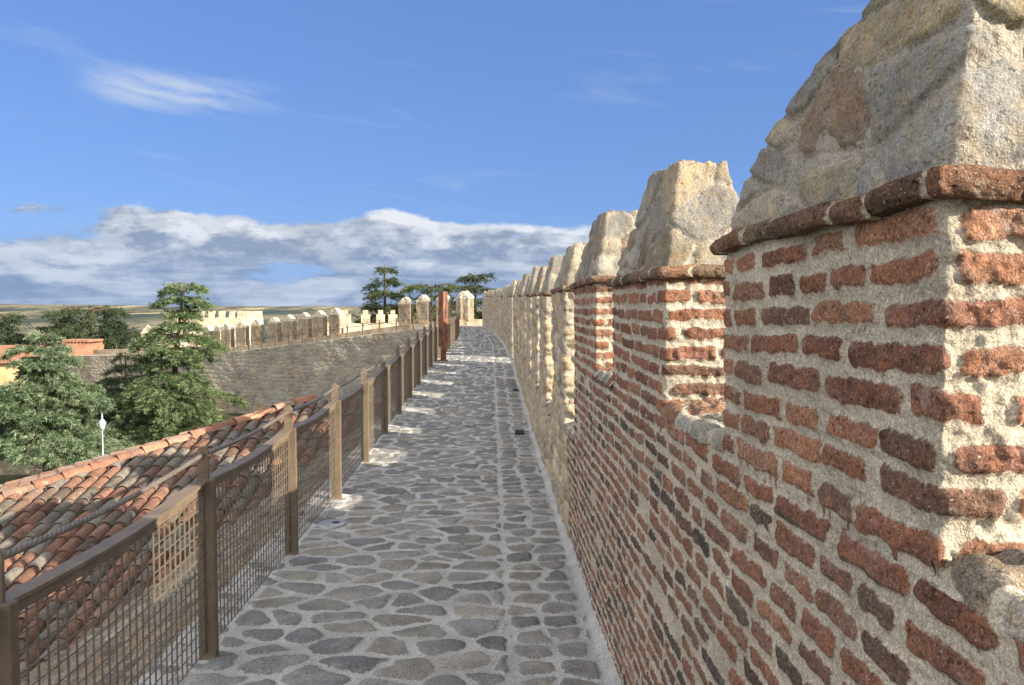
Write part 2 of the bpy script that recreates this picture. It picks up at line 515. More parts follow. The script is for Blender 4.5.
# solid body behind the face, down to the ground
ys = np.linspace(-1.5, YEND+.5, 116)
sz = np.array([min(sill_of(y), sill_of(max(.5, y-.8)), sill_of(y+.8)) for y in ys])-.05
prof = []
for y, s in zip(ys, sz):
    prof.append([(-1.47, y, -9.), (-1.47, y, -.12), (X0+.05, y, -.12), (X0+.05, y, s), (X1-.015, y, s), (X1-.015, y, -9.)])
P = np.array(prof); yy = P[..., 1]
P[..., 0] += cx(yy); P[..., 2] += np.where(P[..., 2] > 0, wz(yy), np.where(P[..., 2] > -1, fz(yy), 0))
U, V = np.meshgrid(np.arange(6)*1.5, ys)
mesh_np('masonry_core', local(P).reshape(-1, 3), grid_faces(len(ys), 6, True), MAT['rubble'], wall, np.full(P[..., 0].size, -.05), np.full((P[..., 0].size, 3), .3), smoothf=False)

# perimeter sampling shared by merlon, ledge and cap
def ring_side_counts(y0, dens):
    return dens
def loft(rings, nside, ybase):
    """rings: list of (x0,x1,y0,y1,z); nside=(near,left,far,outer). returns P,N(2d),U,V(arc)"""
    n1, n2, n3, n4 = nside
    Ps, Ns, Us = [], [], []
    for (x0, x1, y0, y1, z) in rings:
        t1 = np.arange(n1)/n1; t2 = np.arange(n2)/n2; t3 = np.arange(n3)/n3; t4 = np.arange(n4)/n4
        xs = np.concatenate([x1+(x0-x1)*t1, np.full(n2, x0), x0+(x1-x0)*t3, np.full(n4, x1)])
        yy = np.concatenate([np.full(n1, y0), y0+(y1-y0)*t2, np.full(n3, y1), y1+(y0-y1)*t4])
        nx = np.concatenate([np.zeros(n1), -np.ones(n2), np.zeros(n3), np.ones(n4)])
        ny = np.concatenate([-np.ones(n1), np.zeros(n2), np.ones(n3), np.zeros(n4)])
        for k, (a, b) in zip((0, n1, n1+n2, n1+n2+n3), ((.7, -.7), (-.7, -.7), (-.7, .7), (.7, .7))):
            nx[k] = a; ny[k] = b
        u = np.concatenate([y0-(xs[:n1]-x0), yy[n1:n1+n2], y1+(xs[n1+n2:n1+n2+n3]-x0), y1+(x1-x0)+(y1-yy[n1+n2+n3:])])
        Ps.append(np.stack([xs, yy, np.full_like(xs, z)], -1)); Ns.append(np.stack([nx, ny], -1)); Us.append(u)
    return np.array(Ps), np.array(Ns), np.array(Us)

CAP_PAL = [(.24, .235, .22), (.32, .28, .205), (.20, .198, .19), (.28, .235, .165), (.21, .155, .115), (.35, .315, .25), (.25, .215, .165), (.245, .24, .225), (.215, .212, .205), (.29, .265, .21), (.31, .28, .215), (.26, .25, .23)]
LEDGE_PAL = [(.135, .075, .05), (.115, .07, .05), (.165, .09, .058), (.10, .066, .046), (.18, .105, .066), (.16, .12, .085)]
caprnd = random.Random(21)
for i, (a, b) in enumerate(MER):
    y = a
    zb = MBASE[round(a, 4)]
    zt = 1.735 if i != 1 else 1.70
    brick = a < 5.2
    dy, dz = seg_res(max(a, .9)); s = 1.25 if i == 0 else 1.15
    nsc = lambda L, d, lo: max(lo, int(L/d))
    near = nsc(T, max(dz*s, .003), 6); left = nsc(b-a, dy*s*max(1, a*.3), 8); far = nsc(T, dz*4, 5); outer = nsc(b-a, dy*8, 5)
    nv = nsc(zt-zb, dz*s, 8)
    rings = [(X0+.005, X1-.005, a+.005, b-.005, zb-.09), (X0+.005, X1-.005, a+.005, b-.005, zb-.012)]+[(X0, X1, a, b, z) for z in np.linspace(zb, zt, nv+1)]
    P, N, U = loft(rings, (near, left, far, outer), a)
    V = P[..., 2]
    sdf, col, h = wall_pat(U, V)
    onend = (N[..., 1] < -.5)
    h = np.where(onend, h*1.45+.005*fbm(U*30, V*30, seed=77, oct=4, rough=.65), h)
    if not brick: h = h*1.1
    P[..., 0] += N[..., 0]*h; P[..., 1] += N[..., 1]*h
    mer = mesh_np('merlon', local(bent(P)).reshape(-1, 3), grid_faces(P.shape[0], P.shape[1], True), MAT['brick'], wall, sdf, col)
    # ledge of projecting bricks
    if i < 7 or caprnd.random() < .35:
        lh = .034; over = .027 if brick else .022
        prof = [(0, -.004), (over*.8, -.002), (over, .006), (over*1.06, lh*.5), (over*.95, lh-.008), (over*.75, lh-.001), (.0, lh+.004)]
        if i < 3:
            pr2 = []
            for q in range(len(prof)-1):
                for k in range(4): pr2.append(tuple(np.array(prof[q])+(np.array(prof[q+1])-np.array(prof[q]))*k/4))
            prof = pr2+[prof[-1]]
        rings = [(X0-o, X1+o, a-o, b+o, zt+z) for o, z in prof]
        P, N, U = loft(rings, (near, left, far, outer), a)
        e, r1, r2 = voronoi(U, U*0+.5, .135, 1.0, .34, 91+i, 0)
        sdf = e-.006
        h = .008*smooth(-.006, .006, sdf)-.006+.004*vnoise(U*9, P[..., 2]*30, seed=92)+.006*fbm(U*40, P[..., 2]*60, P[..., 0]*50, seed=93, rough=.65)+.010*(r2-.5)
        P[..., 2] += .006*(r1-.5)+.004*vnoise(U*12, U*0, seed=94)
        P[..., 0] += N[..., 0]*h; P[..., 1] += N[..., 1]*h
        mesh_np('ledge', local(bent(P)).reshape(-1, 3), grid_faces(P.shape[0], P.shape[1], True), MAT['ledge'], mer, sdf, pick(LEDGE_PAL, r1, r2))
    else: lh = 0
    # cap of large stones, steeper at the near end
    z0 = zt+lh-.01
    H = {0: .50, 1: .345, 2: .345}.get(i, caprnd.uniform(.29, .37))
    ln = {0: .03, 1: .15, 2: .12}.get(i, caprnd.uniform(.06, .18))
    lf = {0: 1.2, 1: .36, 2: .38}.get(i, caprnd.uniform(.22, .42))
    li, lo = (.075, .06) if i else (.088, .06)
    nv = nsc(H*1.1, dz*s*1.6, 9)
    rings = []
    for t in np.linspace(0, 1, nv):
        tf = t**1.15
        rings.append((X0+.004+li*t, X1-.005-lo*t, a+.012+ln*t**1.1, (b-.015-lf*tf) if i else max(b-.01-1.5*t**2.5, a+.17), z0+H*t))
    x0, x1, y0, y1, z = rings[-1]
    for t in np.linspace(.06, 1, max(5, int(.1/(dz*s*2)))):
        m = (x0+x1)/2; my = (y0+y1)/2
        q = min(t, .97)
        rings.append((x0+(m-x0)*q, x1+(m-x1)*q, y0+(my-y0)*q, y1+(my-y1)*q, z+.018*math.sin(t*1.5)))
    near2, left2 = max(6, int(near/1.5)), max(8, int(left/1.4))
    P, N, U = loft(rings, (near2, left2, far, outer), a)
    arc = np.concatenate([[0], np.cumsum(np.linalg.norm(np.diff(P.mean(1), axis=0), axis=1)+.5*np.abs(np.diff(P[:, near2+left2//2, 0])))])
    V = np.broadcast_to(arc[:, None], U.shape)
    k = 11+i*13
    uw = U+V*.35*math.sin(k); vw = V
    uw = uw+.05*vnoise(U*4, V*5, seed=k); vw = vw+.04*vnoise(U*5, V*4, seed=k+1)
    e, r1, r2 = voronoi(uw, vw, .24, .15, .46, 200+i*7, .5, 90)
    smear = smooth(.28, .62, fbm(U*3.2+k, V*3.2, P[..., 0]*3, seed=k+9, oct=4, rough=.6))
    sdf = e-.009-.012*vnoise(U*10, V*10, seed=k+2)-.06*smear
    pal = CAP_PAL
    h = .011*smooth(-.012, .012, sdf)+.008*vnoise(U*3.3+k, V*4, P[..., 0]*3, seed=k+3)+.006*fbm(U*14, V*14, seed=k+4)+.006*fbm(U*48, V*48, seed=k+5, rough=.6)+.010*(r1-.5)*smooth(0, .02, sdf)-.008*np.exp(-((e-.008)/.006)**2)*(vnoise(U*6, V*6, seed=k+8) > -.15)+(.006 if i == 0 else .010)*fbm(U*7, V*7, P[..., 0]*6, seed=k+10, oct=4, rough=.6)
    if i == 0: h = h*.75
    top = smooth(H*.9, H*1.1, V)
    lowt = 1-smooth(0, .05, V)
    h = h*(1-.6*lowt)
    P[..., 0] += N[..., 0]*h*(1-top*.5); P[..., 1] += N[..., 1]*h*(1-top*.5); P[..., 2] += top*(h*1.6+.02*vnoise(U*7, V*7, seed=k+6))
    n = P.shape[0]*P.shape[1]; m = P.shape[1]
    F = grid_faces(P.shape[0], m, True)
    mesh_np('cap', local(bent(P)).reshape(-1, 3), F, MAT['cap'], mer, sdf, .86*(.80*pick(pal, r1, r2)+.20*np.array((.27, .25, .21))))

# ================================================================== WALKWAY
ys = [-1.0]
while ys[-1] < YEND+2: ys.append(ys[-1]+max(.013, (max(ys[-1], 1.)**2)/1250*1.1))
ys = np.array(ys)
xs = np.linspace(-1.52, X0+.04, 215)
U, V = np.meshgrid(xs, ys)
COB_PAL = [(c[0]*1.36, c[1]*1.42, c[2]*1.54) for c in [(.165, .155, .13), (.18, .165, .13), (.14, .135, .125), (.20, .18, .145), (.155, .145, .13), (.12, .12, .115), (.17, .16, .145), (.15, .15, .145), (.10, .10, .10)]]
uw = U+.018*vnoise(U*6, V*6, seed=301); vw = V+.018*vnoise(U*6+9, V*6, seed=302)
e1, a1, b1 = voronoi(uw, vw, .262, .188, .46, 310, .5, 75)
e2, a2, b2 = voronoi(uw-.085, vw, .20, .175, .24, 320, .0, 90)
bor = U > .085
sdf = np.where(bor, np.minimum(e2, np.abs(U-.085)+.006), np.minimum(e1, np.abs(U-.085)+.006))-.022-.012*vnoise(U*15, V*15, seed=304)-.005*vnoise(U*40, V*40, seed=313)
sdf = np.where((U > .482+.012*vnoise(V*3, V*0, seed=305)), -.03, sdf)
sdf = np.where((U < -1.30+.02*vnoise(V*2, V*0, seed=306)), np.minimum(sdf, -.004+.02*vnoise(U*9, V*9, seed=307)), sdf)
r1 = np.where(bor, a2, a1); r2 = np.where(bor, b2, b1)
h = .010*smooth(-.012, .022, sdf)+.005*fbm(U*12, V*12, seed=308, oct=3)+.012*vnoise(U*1.2, V*1.1, seed=309)+.006*(r1-.5)*smooth(0, .02, sdf)
h = h+.035*smooth(.49, .57, U)
P = np.stack([U, V, h], -1)
P = bent(P, wall=False)
tag(mesh_np('walkway', P.reshape(-1, 3), grid_faces(*U.shape), MAT['cobble'], None, sdf, .65*pick(COB_PAL, r1, r2)+.35*np.mean(COB_PAL, axis=0)), 'grey cobbled walk of irregular stones in pale mortar on top of the wall', 'walkway', kind='structure')

# rough mortared bank sloping from the walk down to the roof
us = np.linspace(0, 3.2, 150); ys = np.concatenate([np.linspace(1, 12, 420), np.linspace(12.05, 34, 160)])
U, V = np.meshgrid(us, ys)
sdf, col = rubble_pat(U, V, .22, .17, 410, [(.20, .18, .15), (.17, .155, .13), (.24, .22, .19), (.13, .115, .095), (.19, .15, .11)], .02)
h = .05*smooth(-.03, .03, sdf)+.05*fbm(U*4, V*4, seed=411)+.025*fbm(U*16, V*16, seed=412)
P = np.stack([-1.46-U, V, -.05-.62*U+h-.03*smooth(0, .1, U)], -1)
P = bent(P, wall=False)
tag(mesh_np('rubble_bank', P.reshape(-1, 3), grid_faces(*U.shape, flip=True), MAT['bank'], None, sdf-.004, col), 'rough mortared rubble slope between the fence and the tiled roof', 'bank', kind='structure')

# ================================================================== FENCE
FX = -1.30
fence = tag(empty('steel_fence', (FX, 0, 0)), 'brown steel fence with wire mesh panels and twisted cable along the left of the walk', 'fence')
post_ys = [.56+1.5*k for k in range(37)]
mb = MB().box(-.03, .05, -.022, .022, -.06, .785)
post_me = None
def post_mesh():
    b = MB().box(-.032, .048, -.020, .020, -.06, .83)
    o = b.build('post', MAT['steel'], fence, bevel=.004)
    return o
def tab_mesh(parent):
    pts = [(-.030, 0, .828), (.022, 0, .828), (.022, 0, .945)]
    for k in range(1, 9):
        t = math.pi*k/9; pts.append((-.004+.026*math.cos(t), 0, .952+.026*math.sin(t)))
    pts.append((-.030, 0, .945))
    b = MB().prism([(x, -.007, z) for x, y, z in pts], (0, .014, 0))
    o = b.build('cable_bracket', MAT['steel'], parent, bevel=.002)
    c = MB().lathe([(.017, -.006), (.019, -.002), (.019, .002), (.017, .006)], (0, 0, 0), 14).build('cable_ring', MAT['cable'], o, True)
    c.location = (-.004, 0, .940); c.rotation_euler.x = R(90)
    return o
L = 1.5
def sag(t): return -.028*math.sin(math.pi*t)
def rail_mesh():
    b = MB(); n = 14
    for k in range(n):
        t0, t1 = k/n, (k+1)/n
        y0, y1 = t0*L, t1*L; s0, s1 = sag(t0), sag(t1)
        b.prism([(-.042, y0, .812+s0), (.020, y0, .812+s0), (.020, y0, .824+s0), (-.042, y0, .824+s0)], (0, y1-y0, s1-s0))
        b.prism([(-.006, y0, .775+s0), (.006, y0, .775+s0), (.006, y0, .812+s0), (-.006, y0, .812+s0)], (0, y1-y0, s1-s0))
    return b.build('top_rail', MAT['steel'], fence)
def wire_mesh():
    b = MB(); w = .0025
    n = 29
    for k in range(n):
        y = .03+(L-.06)*k/(n-1); zt = .79+sag(y/L)
        b.box(-w, w, y-w, y+w, .035, zt)
    z = .045
    m = 14
    for k in range(m):
        pts = []
        for q in range(9):
            t = q/8; y = .024+(L-.048)*t
            zz = .045+(.765-.045)*k/(m-1)+sag(y/L)*(k/(m-1))
            pts.append((.0032, y, zz))
        b.tube(pts, w*1.05, 4)
    b.box(-.008, .008, .020, .026, .03, .80).box(-.008, .008, L-.026, L-.020, .03, .80)
    return b.build('mesh_panel', MAT['wire'], fence)
def cable_mesh():
    b = MB()
    n = 90
    for s in range(3):
        pts = []
        for k in range(n+1):
            t = k/n; y = t*L; a = 2*math.pi*(t*L/.075+s/3)
            pts.append((-.004+.0055*math.cos(a), y, .940-.022*math.sin(math.pi*t)+.0055*math.sin(a)))
        b.tube(pts, .0066, 6)
    return b.build('twisted_cable', MAT['cable'], fence, True)
proto = None
for k, y in enumerate(post_ys):
    loc = Vector((float(cx(y)), y, float(fz(y))))
    if proto is None:
        p = post_mesh(); tb = tab_mesh(p); ra = rail_mesh(); wi = wire_mesh(); ca = cable_mesh()
        proto = (p, tb, tb.children[0], ra, wi, ca)
        items = proto
    else:
        p = proto[0].copy(); link(p, fence); tb = proto[1].copy(); link(tb, p); rg = proto[2].copy(); link(rg, tb)
        ra, wi, ca = [o.copy() for o in proto[3:]]
        for o in (ra, wi, ca): link(o, fence)
        items = (p, tb, rg, ra, wi, ca)
    p.location = loc
    y2 = y+1.5
    d = Vector((float(cx(y2)), y2, float(fz(y2))))-loc
    rz = -math.atan2(d.x, d.y); rx = math.atan2(d.z, math.hypot(d.x, d.y))
    for o in items[3:]:
        o.location = loc; o.rotation_euler = (rx, 0, rz)
        if k == len(post_ys)-1: o.hide_render = False
    if k == len(post_ys)-1:
        for o in items[3:]: bpy.data.objects.remove(o)

# round floor light and drain grates
t = tag(empty('floor_light', (-1.17, 5.75, .012)), 'round grey metal floor light set in the cobbles beside the fence', 'floor light')
MB().lathe([(.105, -.03), (.105, .004), (.098, .010), (.0, .011)], sides=28).build('rim', MAT['lamp_metal'], t, True)
MB().box(.005, .055, -.03, .022, .008, .0145).build('lens', MAT['dark_metal'], t, bevel=.002)
for (x, y, w, lab) in ((.36, 9.6, .034, 'small dark drain grate between the border stones near the wall foot'), (.44, 13.4, .03, 'tiny dark drain cover farther along by the wall foot')):
    t = tag(empty('drain_grate', (x, y, float(fz(y))+.014)), lab, 'drain', 'drains along the wall foot')
    b = MB().box(-w*1.6, w*1.6, -.11, -.095, -.02, .008).box(-w*1.6, w*1.6, .095, .11, -.02, .008).box(-w*1.6, -w*1.35, -.095, .095, -.02, .008).box(w*1.35, w*1.6, -.095, .095, -.02, .008)
    b.build('frame', MAT['dark_metal'], t)
    b = MB()
    for q in range(7): b.box(-w*1.35, w*1.35, -.09+q*.026, -.078+q*.026, -.02, .004)
    b.build('bars', MAT['dark_metal'], t)

# ================================================================== RUSTED PYLON
PY = 18.9
t = tag(empty('rusted_pylon', (-1.12, PY, float(fz(PY)))), 'tall rust red folded steel information pylon standing on the left of the walk', 'pylon')
H = 2.12
# left dark leaf and right leaf meet at a fold
def slab(pts, dv, name): return MB().prism(pts, dv).build(name, MAT['rust'], t, bevel=.006)
slab([(-.26, .26, .44), (-.03, -.06, .40), (-.02, -.06, H), (-.26, .26, H-.02)], (.008, .014, 0), 'left_leaf')
slab([(-.02, -.075, .40), (.20, .02, .42), (.215, .02, 1.2), (.19, .02, H), (-.015, -.075, H)], (-.004, .014, 0), 'right_leaf')
MB().prism([(.10, -.030, 1.35), (.155, -.006, 1.35), (.15, -.006, 1.95), (.10, -.030, 1.95)], (-.002, .006, 0)).build('slot', MAT['dark_metal'], t)
MB().box(-.14, .12, -.04, .04, .02, .44).build('foot', MAT['rust'], t, bevel=.005)
MB().box(-.26, .20, -.14, .14, -.01, .035).build('base_plate', MAT['rust'], t, bevel=.004)

t.scale = (.52, .62, .79)
# ================================================================== TILED HOUSE ROOF
house = tag(empty('tiled_house', (-6, 10, -7)), 'low house with a hipped roof of weathered terracotta tiles below the fence', 'house')
HO = np.array([-6, 10, -7.])
PX, PYY, PZ = -5.5, 11.0, -.67
G = .28
def zroof(x, y): return PZ+G*(y-PYY)      # near slope
def zleft(x, y): return PZ+G*(x-PX)       # left slope
TILE_PAL = [(.25, .115, .072), (.28, .13, .082), (.21, .10, .07), (.23, .135, .10), (.20, .155, .125), (.215, .19, .16), (.19, .175, .15), (.24, .14, .10), (.15, .105, .082), (.26, .12, .075), (.225, .205, .175), (.17, .145, .12), (.30, .145, .09)]
TILE_PAL = [tuple(.74*(q*.76+.24*sum(c)/3) for q in c) for c in TILE_PAL]
def tiles(cells, rad, leng, name, parent, convex=True, pal=TILE_PAL, seed=1, segs=7):
    """cells: list of (pos of lower end centre, dir upslope, side, normal)"""
    rg = np.random.default_rng(seed)
    Vs, Fs, Cs = [], [], []
    base = 0
    ang = np.linspace(0, math.pi, segs)
    for (p, d, s, n) in cells:
        p, d, s, n = [np.array(q, float) for q in (p, d, s, n)]
        p = p+s*rg.normal(0, .006)+n*rg.normal(0, .004)
        tw = rg.normal(0, .02); d2 = d+s*tw; d2 /= np.linalg.norm(d2)
        rl, ru = rad*rg.uniform(.97, 1.05), rad*.82
        th = .014
        if convex:
            rings = []
            for (q, r, l) in ((0, rl-th, 0.004), (0, rl, 0.), (0, rl, .012), (1, (rl+ru)/2, .5), (1, ru, 1.)):
                ll = l*leng if l > .02 else l
                rings.append(p+d2*ll+n*(.016*(1-l))+np.outer(np.cos(ang)*r, s)+np.outer(np.sin(ang)*r*.82, n))
            R_ = np.array(rings)
        else:
            rings = []
            for r, l in ((ru*.9, 0.), (rl*.95, 1.)):
                rings.append(p+d2*l*leng+n*(.05+.012*(1-l))+np.outer(np.cos(ang)*r, s)-np.outer(np.sin(ang)*r*.6, n))
            R_ = np.array(rings)
        k, m = R_.shape[0], segs
        Vs.append(R_.reshape(-1, 3)); Fs.append(grid_faces(k, m, False, flip=not convex, base=base)); base += k*m
        c = pick(pal, np.array([rg.random()]), np.array([rg.random()]))[0]
        Cs.append(np.tile(c, (k*m, 1)))
    V = np.concatenate(Vs)-HO
    return mesh_np(name, V, np.concatenate(Fs), MAT['tile'], parent, np.full(len(V), .05), np.concatenate(Cs))
PITCH, EXPO = .185, .30
def on_near(x, y):
    hip = PX+(y-PYY)                   # hip: x = PX + (y-PYY)
    verge = -3.45+.39*(y-8.3)
    return hip+.02 < x < verge+.05
cells, pans = [], []
d1 = Vector((0, 1, G)).normalized(); n1 = Vector((0, -G, 1)).normalized(); s1 = Vector((1, 0, 0))
lc = math.hypot(1, G)
for i in range(-50, 60):
    x = -4.5+i*PITCH
    for j in range(0, 34):
        y = 5.2+j*EXPO/lc
        if y > 13.2: continue
        if on_near(x, y+.1): cells.append(((x, y, zroof(x, y)+.02), d1, s1, n1))
        if on_near(x+PITCH/2, y+.1): pans.append(((x+PITCH/2, y, zroof(x, y)-.01), d1, s1, n1))
d2_ = Vector((1, 0, G)).normalized(); n2_ = Vector((-G, 0, 1)).normalized(); s2_ = Vector((0, -1, 0))
cl2, pn2 = [], []
for i in range(0, 64):
    y = 5.4+i*PITCH
    if y > 13.3: continue
    for j in range(0, 24):
        x = PX+(y-PYY)-.1-j*EXPO/lc
        if x < -12.2: continue
        cl2.append(((x-EXPO, y, zleft(x-EXPO, y)+.02), d2_, s2_, n2_))
        pn2.append(((x-EXPO, y+PITCH/2, zleft(x-EXPO, y)-.01), d2_, s2_, n2_))
# deck below the tiles
def deck(name):
    b = MB()
    yt = 13.4; hx = lambda y: PX+(y-PYY); vx = lambda y: -3.45+.39*(y-8.3)
    y0 = 5.2
    q = lambda x, y, f, dz=0: tuple(np.array((x, y, f(x, y)-.035+dz))-HO)
    b.prism([q(hx(y0), y0, zroof), q(vx(y0), y0, zroof), q(vx(yt), yt, zroof), q(hx(yt), yt, zroof)], (0, 0, -.12))
    b.prism([q(-12.3, y0, zleft), q(hx(y0), y0, zleft), q(hx(yt), yt, zleft), q(-12.3, yt, zleft)], (0, 0, -.12))
    return b.build(name, MAT['tile'], house)
roof = deck('roof')
tiles(cells, .082, .40, 'cover_tiles', roof, True, seed=5)
tiles(pans, .078, .40, 'pan_tiles', roof, False, [(.15, .10, .08), (.12, .10, .085), (.18, .11, .08)], seed=6, segs=5)
tiles(cl2, .082, .40, 'left_slope_tiles', roof, True, [(.30, .17, .12), (.28, .20, .16), (.26, .23, .20), (.33, .18, .12)], seed=7, segs=6)
tiles(pn2, .078, .40, 'left_slope_pans', roof, False, [(.15, .10, .08), (.12, .10, .085)], seed=8, segs=4)
dh = Vector((1, 1, G)).normalized(); nh = Vector((-G*.7, -G*.7, 1)); nh = (nh-dh*nh.dot(dh)).normalized(); sh_ = dh.cross(nh)
rid = []
k = 0
y = 5.2
while y < 13.2:
    x = PX+(y-PYY); rid.append(((x, y, zroof(x, y)+.045), dh, sh_, nh)); y += .36*dh.y
tiles(rid, .105, .44, 'ridge_tiles', roof, True, [(.25, .125, .085), (.28, .15, .10), (.21, .115, .085), (.27, .21, .165), (.24, .165, .125)], seed=9, segs=9)
# pale mortar fillet along the verge
us = np.linspace(5.2, 13.4, 260); vs = np.linspace(-1, 1, 12)
U, V = np.meshgrid(us, vs)
xx = -3.45+.39*(U-8.3)
wd = .13+.05*vnoise(U*2, U*0, seed=610)+.04*vnoise(U*6, U*0, seed=611)
P = np.stack([xx+V*wd, U, PZ+G*(U-PYY)+.05*(1-V*V)+.012*fbm(U*9, V*3, seed=612)+.0*U-.02], -1)-HO
fil = mesh_np('mortar_fillet', P.reshape(-1, 3), grid_faces(*U.shape), MAT['plaster'], roof)
b = MB(); b.prism([(-11.8+6, 5.6-10, 0), (-3.9+6, 5.6-10, 0), (-1.8+6, 14-10, 0), (-11.8+6, 14-10, 0)], (0, 0, 4.2)); b.build('walls', MAT['ochre'], house)

# ================================================================== CURTAIN WALL (where the walk turns left)
def polyline_frames(pts):
    pts = [Vector(p) for p in pts]
    s = [0]
    for a, b in zip(pts, pts[1:]): s.append(s[-1]+(b-a).length)
    return pts, s
CW = [(.9, 56.6, 0), (-2.4, 56.2, 0), (-7.0, 58.2, -.35), (-13.5, 61.5, -1.25), (-20, 65.3, -2.1), (-25.5, 68.0, -2.8), (-27.6, 69.8, -2.9), (-28.4, 72.0, -2.9), (-29.5, 75, -2.9), (-40, 79.5, -3.4), (-49.5, 84.5, -3.7)]
def cw_sample(n):
    p = np.array(CW); seg = np.concatenate([[0], np.cumsum(np.hypot(*np.diff(p[:, :2], axis=0).T))])
    s = np.linspace(0, seg[-1], n)
    return s, np.stack([np.interp(s, seg, p[:, k]) for k in range(3)], -1), seg
curtain = tag(empty('curtain_wall', (-14, 62, -7)), 'grey rubble town wall curving away left beyond the roof with pointed merlons on top', 'wall')
CO = np.array([-14, 62, -7.])
s, Q, SEG = cw_sample(900)
for _ in range(14): Q[1:-1] = .25*Q[:-2]+.5*Q[1:-1]+.25*Q[2:]
Tn = np.gradient(Q[:, :2], axis=0); Tn /= np.linalg.norm(Tn, axis=1)[:, None]
NI = np.stack([Tn[:, 1], -Tn[:, 0]], -1)     # away from the viewer
NI = np.where((NI[:, 1] < 0)[:, None], -NI, NI)
zs_ = np.linspace(0, 1, 120)
U, V = np.meshgrid(s, zs_)
Zt = Q[:, 2]+.31
Z = -7.5+(Zt+7.5)[None, :]*V
e_, r1_, r2_ = voronoi(U+.06*vnoise(U*2, Z*2, seed=698), Z+.05*vnoise(U*2, Z*2, seed=699), .62, .36, .33, 700)
sdf = e_-.022; col = pick([(.28, .26, .22), (.26, .25, .225), (.30, .265, .20), (.235, .225, .20), (.32, .285, .225), (.27, .235, .185), (.26, .26, .245)], r1_, r2_)
col = .5*col+.5*np.array((.275, .258, .225))
blotch = .7*smooth(.10, .55, fbm(U*.32, Z*.45, seed=703, oct=3))[..., None]
col = col*(1-blotch)+blotch*np.array((.25, .165, .10))
h = .03*smooth(-.03, .05, sdf)+.04*fbm(U*1.5, Z*1.5, seed=701)
P = np.stack([Q[:, 0][None]-NI[:, 0][None]*h, Q[:, 1][None]-NI[:, 1][None]*h, Z], -1)
# top: walk surface going back 2.6 m
top = []
for k, w in enumerate((.05, .3, 1.2, 2.6)):
    top.append(np.stack([Q[:, 0]+NI[:, 0]*w, Q[:, 1]+NI[:, 1]*w, Zt+.05*vnoise(s*1.3, s*0+k, seed=705)*(k < 2)], -1))
P = np.concatenate([P, np.array(top)]); SD = np.concatenate([sdf, np.full((4, len(s)), -.02)]); CC = np.concatenate([col, np.full((4, len(s), 3), .3)])
mesh_np('wall_face', (P-CO).reshape(-1, 3), grid_faces(*P.shape[:2], flip=True), MAT['far_masonry'], curtain, SD, CC)
# outer parapet and merlons along the far edge of that walk
off = 2.45
QP = Q[:, :2]+NI*off
par = []
for (o, z) in ((0, -.3), (0, .52), (.5, .52), (.5, -6)):
    par.append(np.stack([QP[:, 0]+NI[:, 0]*o, QP[:, 1]+NI[:, 1]*o, (Zt if z > -5 else Zt*0)+z], -1))
par = np.array(par)
U2, V2 = np.meshgrid(s, np.array([0, 1.3, 1.8, 6.])); sd, cc = rubble_pat(U2, V2, .6, .4, 720, RUB_PAL, .03)
mesh_np('parapet', (par-CO).reshape(-1, 3), grid_faces(*par.shape[:2], flip=True), MAT['far_masonry'], curtain, sd, cc, smoothf=False)
def pointed_merlon(name, parent, loc, rz, w, d, hgt, hp, org, mat=None, seed=0):
    """body with a rounded gable-shaped cap running through its depth"""
    nz = 14; rings = []
    prof = [(w/2, z) for z in np.linspace(0, hgt, 9)]+[(w/2+.05, hgt+.02), (w/2+.05, hgt+.10)]+[(w/2*(1-t)**.8+.02, hgt+.10+hp*t) for t in np.linspace(.08, 1, 7)]
    nx, nd = 9, 7
    rg = random.Random(seed)
    V, F = [], None
    rows = []
    for hw, z in prof:
        xs_ = np.concatenate([np.linspace(-hw, hw, nx)[:-1], np.full(nd-1, hw), np.linspace(hw, -hw, nx)[:-1], np.full(nd-1, -hw)])
        ys_ = np.concatenate([np.full(nx-1, -d/2), np.linspace(-d/2, d/2, nd)[:-1], np.full(nx-1, d/2), np.linspace(d/2, -d/2, nd)[:-1]])
        rows.append(np.stack([xs_, ys_, np.full_like(xs_, z)], -1))
    A = np.array(rows)
    A += .035*np.stack([vnoise(A[..., 0]*3+seed, A[..., 1]*3, A[..., 2]*3, seed=k) for k in (1, 2, 3)], -1)
    U_, V_ = A[..., 0]+A[..., 1], A[..., 2]
    sd, cc = rubble_pat(U_+seed*3.1, V_, .34, .2, 740, [(.27, .215, .15), (.24, .20, .15), (.30, .24, .165), (.21, .165, .115), (.26, .19, .125)], .02)
    ct = smooth(hgt-.02, hgt+.08, A[..., 2])[..., None]
    cc = cc*(1-ct)+ct*np.array((.55, .51, .43))
    n, m = A.shape[:2]
    o = mesh_np(name, A.reshape(-1, 3), grid_faces(n, m, True), mat or MAT['far_masonry'], parent, sd, cc, smoothf=False)
    o.location = tuple(np.array(loc)-org); o.rotation_euler.z = rz
    return o
# positions by arc length; wider at the near (right) end
def cw_at(ss, o):
    k = int(np.clip(np.searchsorted(s, ss), 1, len(s)-2))
    p = QP[k]+NI[k]*(o-.0); rz = math.atan2(NI[k][1], NI[k][0])-math.pi/2
    return p, float(Zt[k]), rz
ss = .55; k = 0
while ss < SEG[-1]-1:
    p, z, rz = cw_at(ss, .25)
    near = ss < 9
    if not (9.5 < ss < 15.5) and ss < 38:
        hh = 1.62
        pointed_merlon('merlon', curtain, (p[0], p[1], z+.47), rz, 1.0 if near else 1.1, .5, hh, .48, CO, seed=k)
    k += 1; ss += 1.72
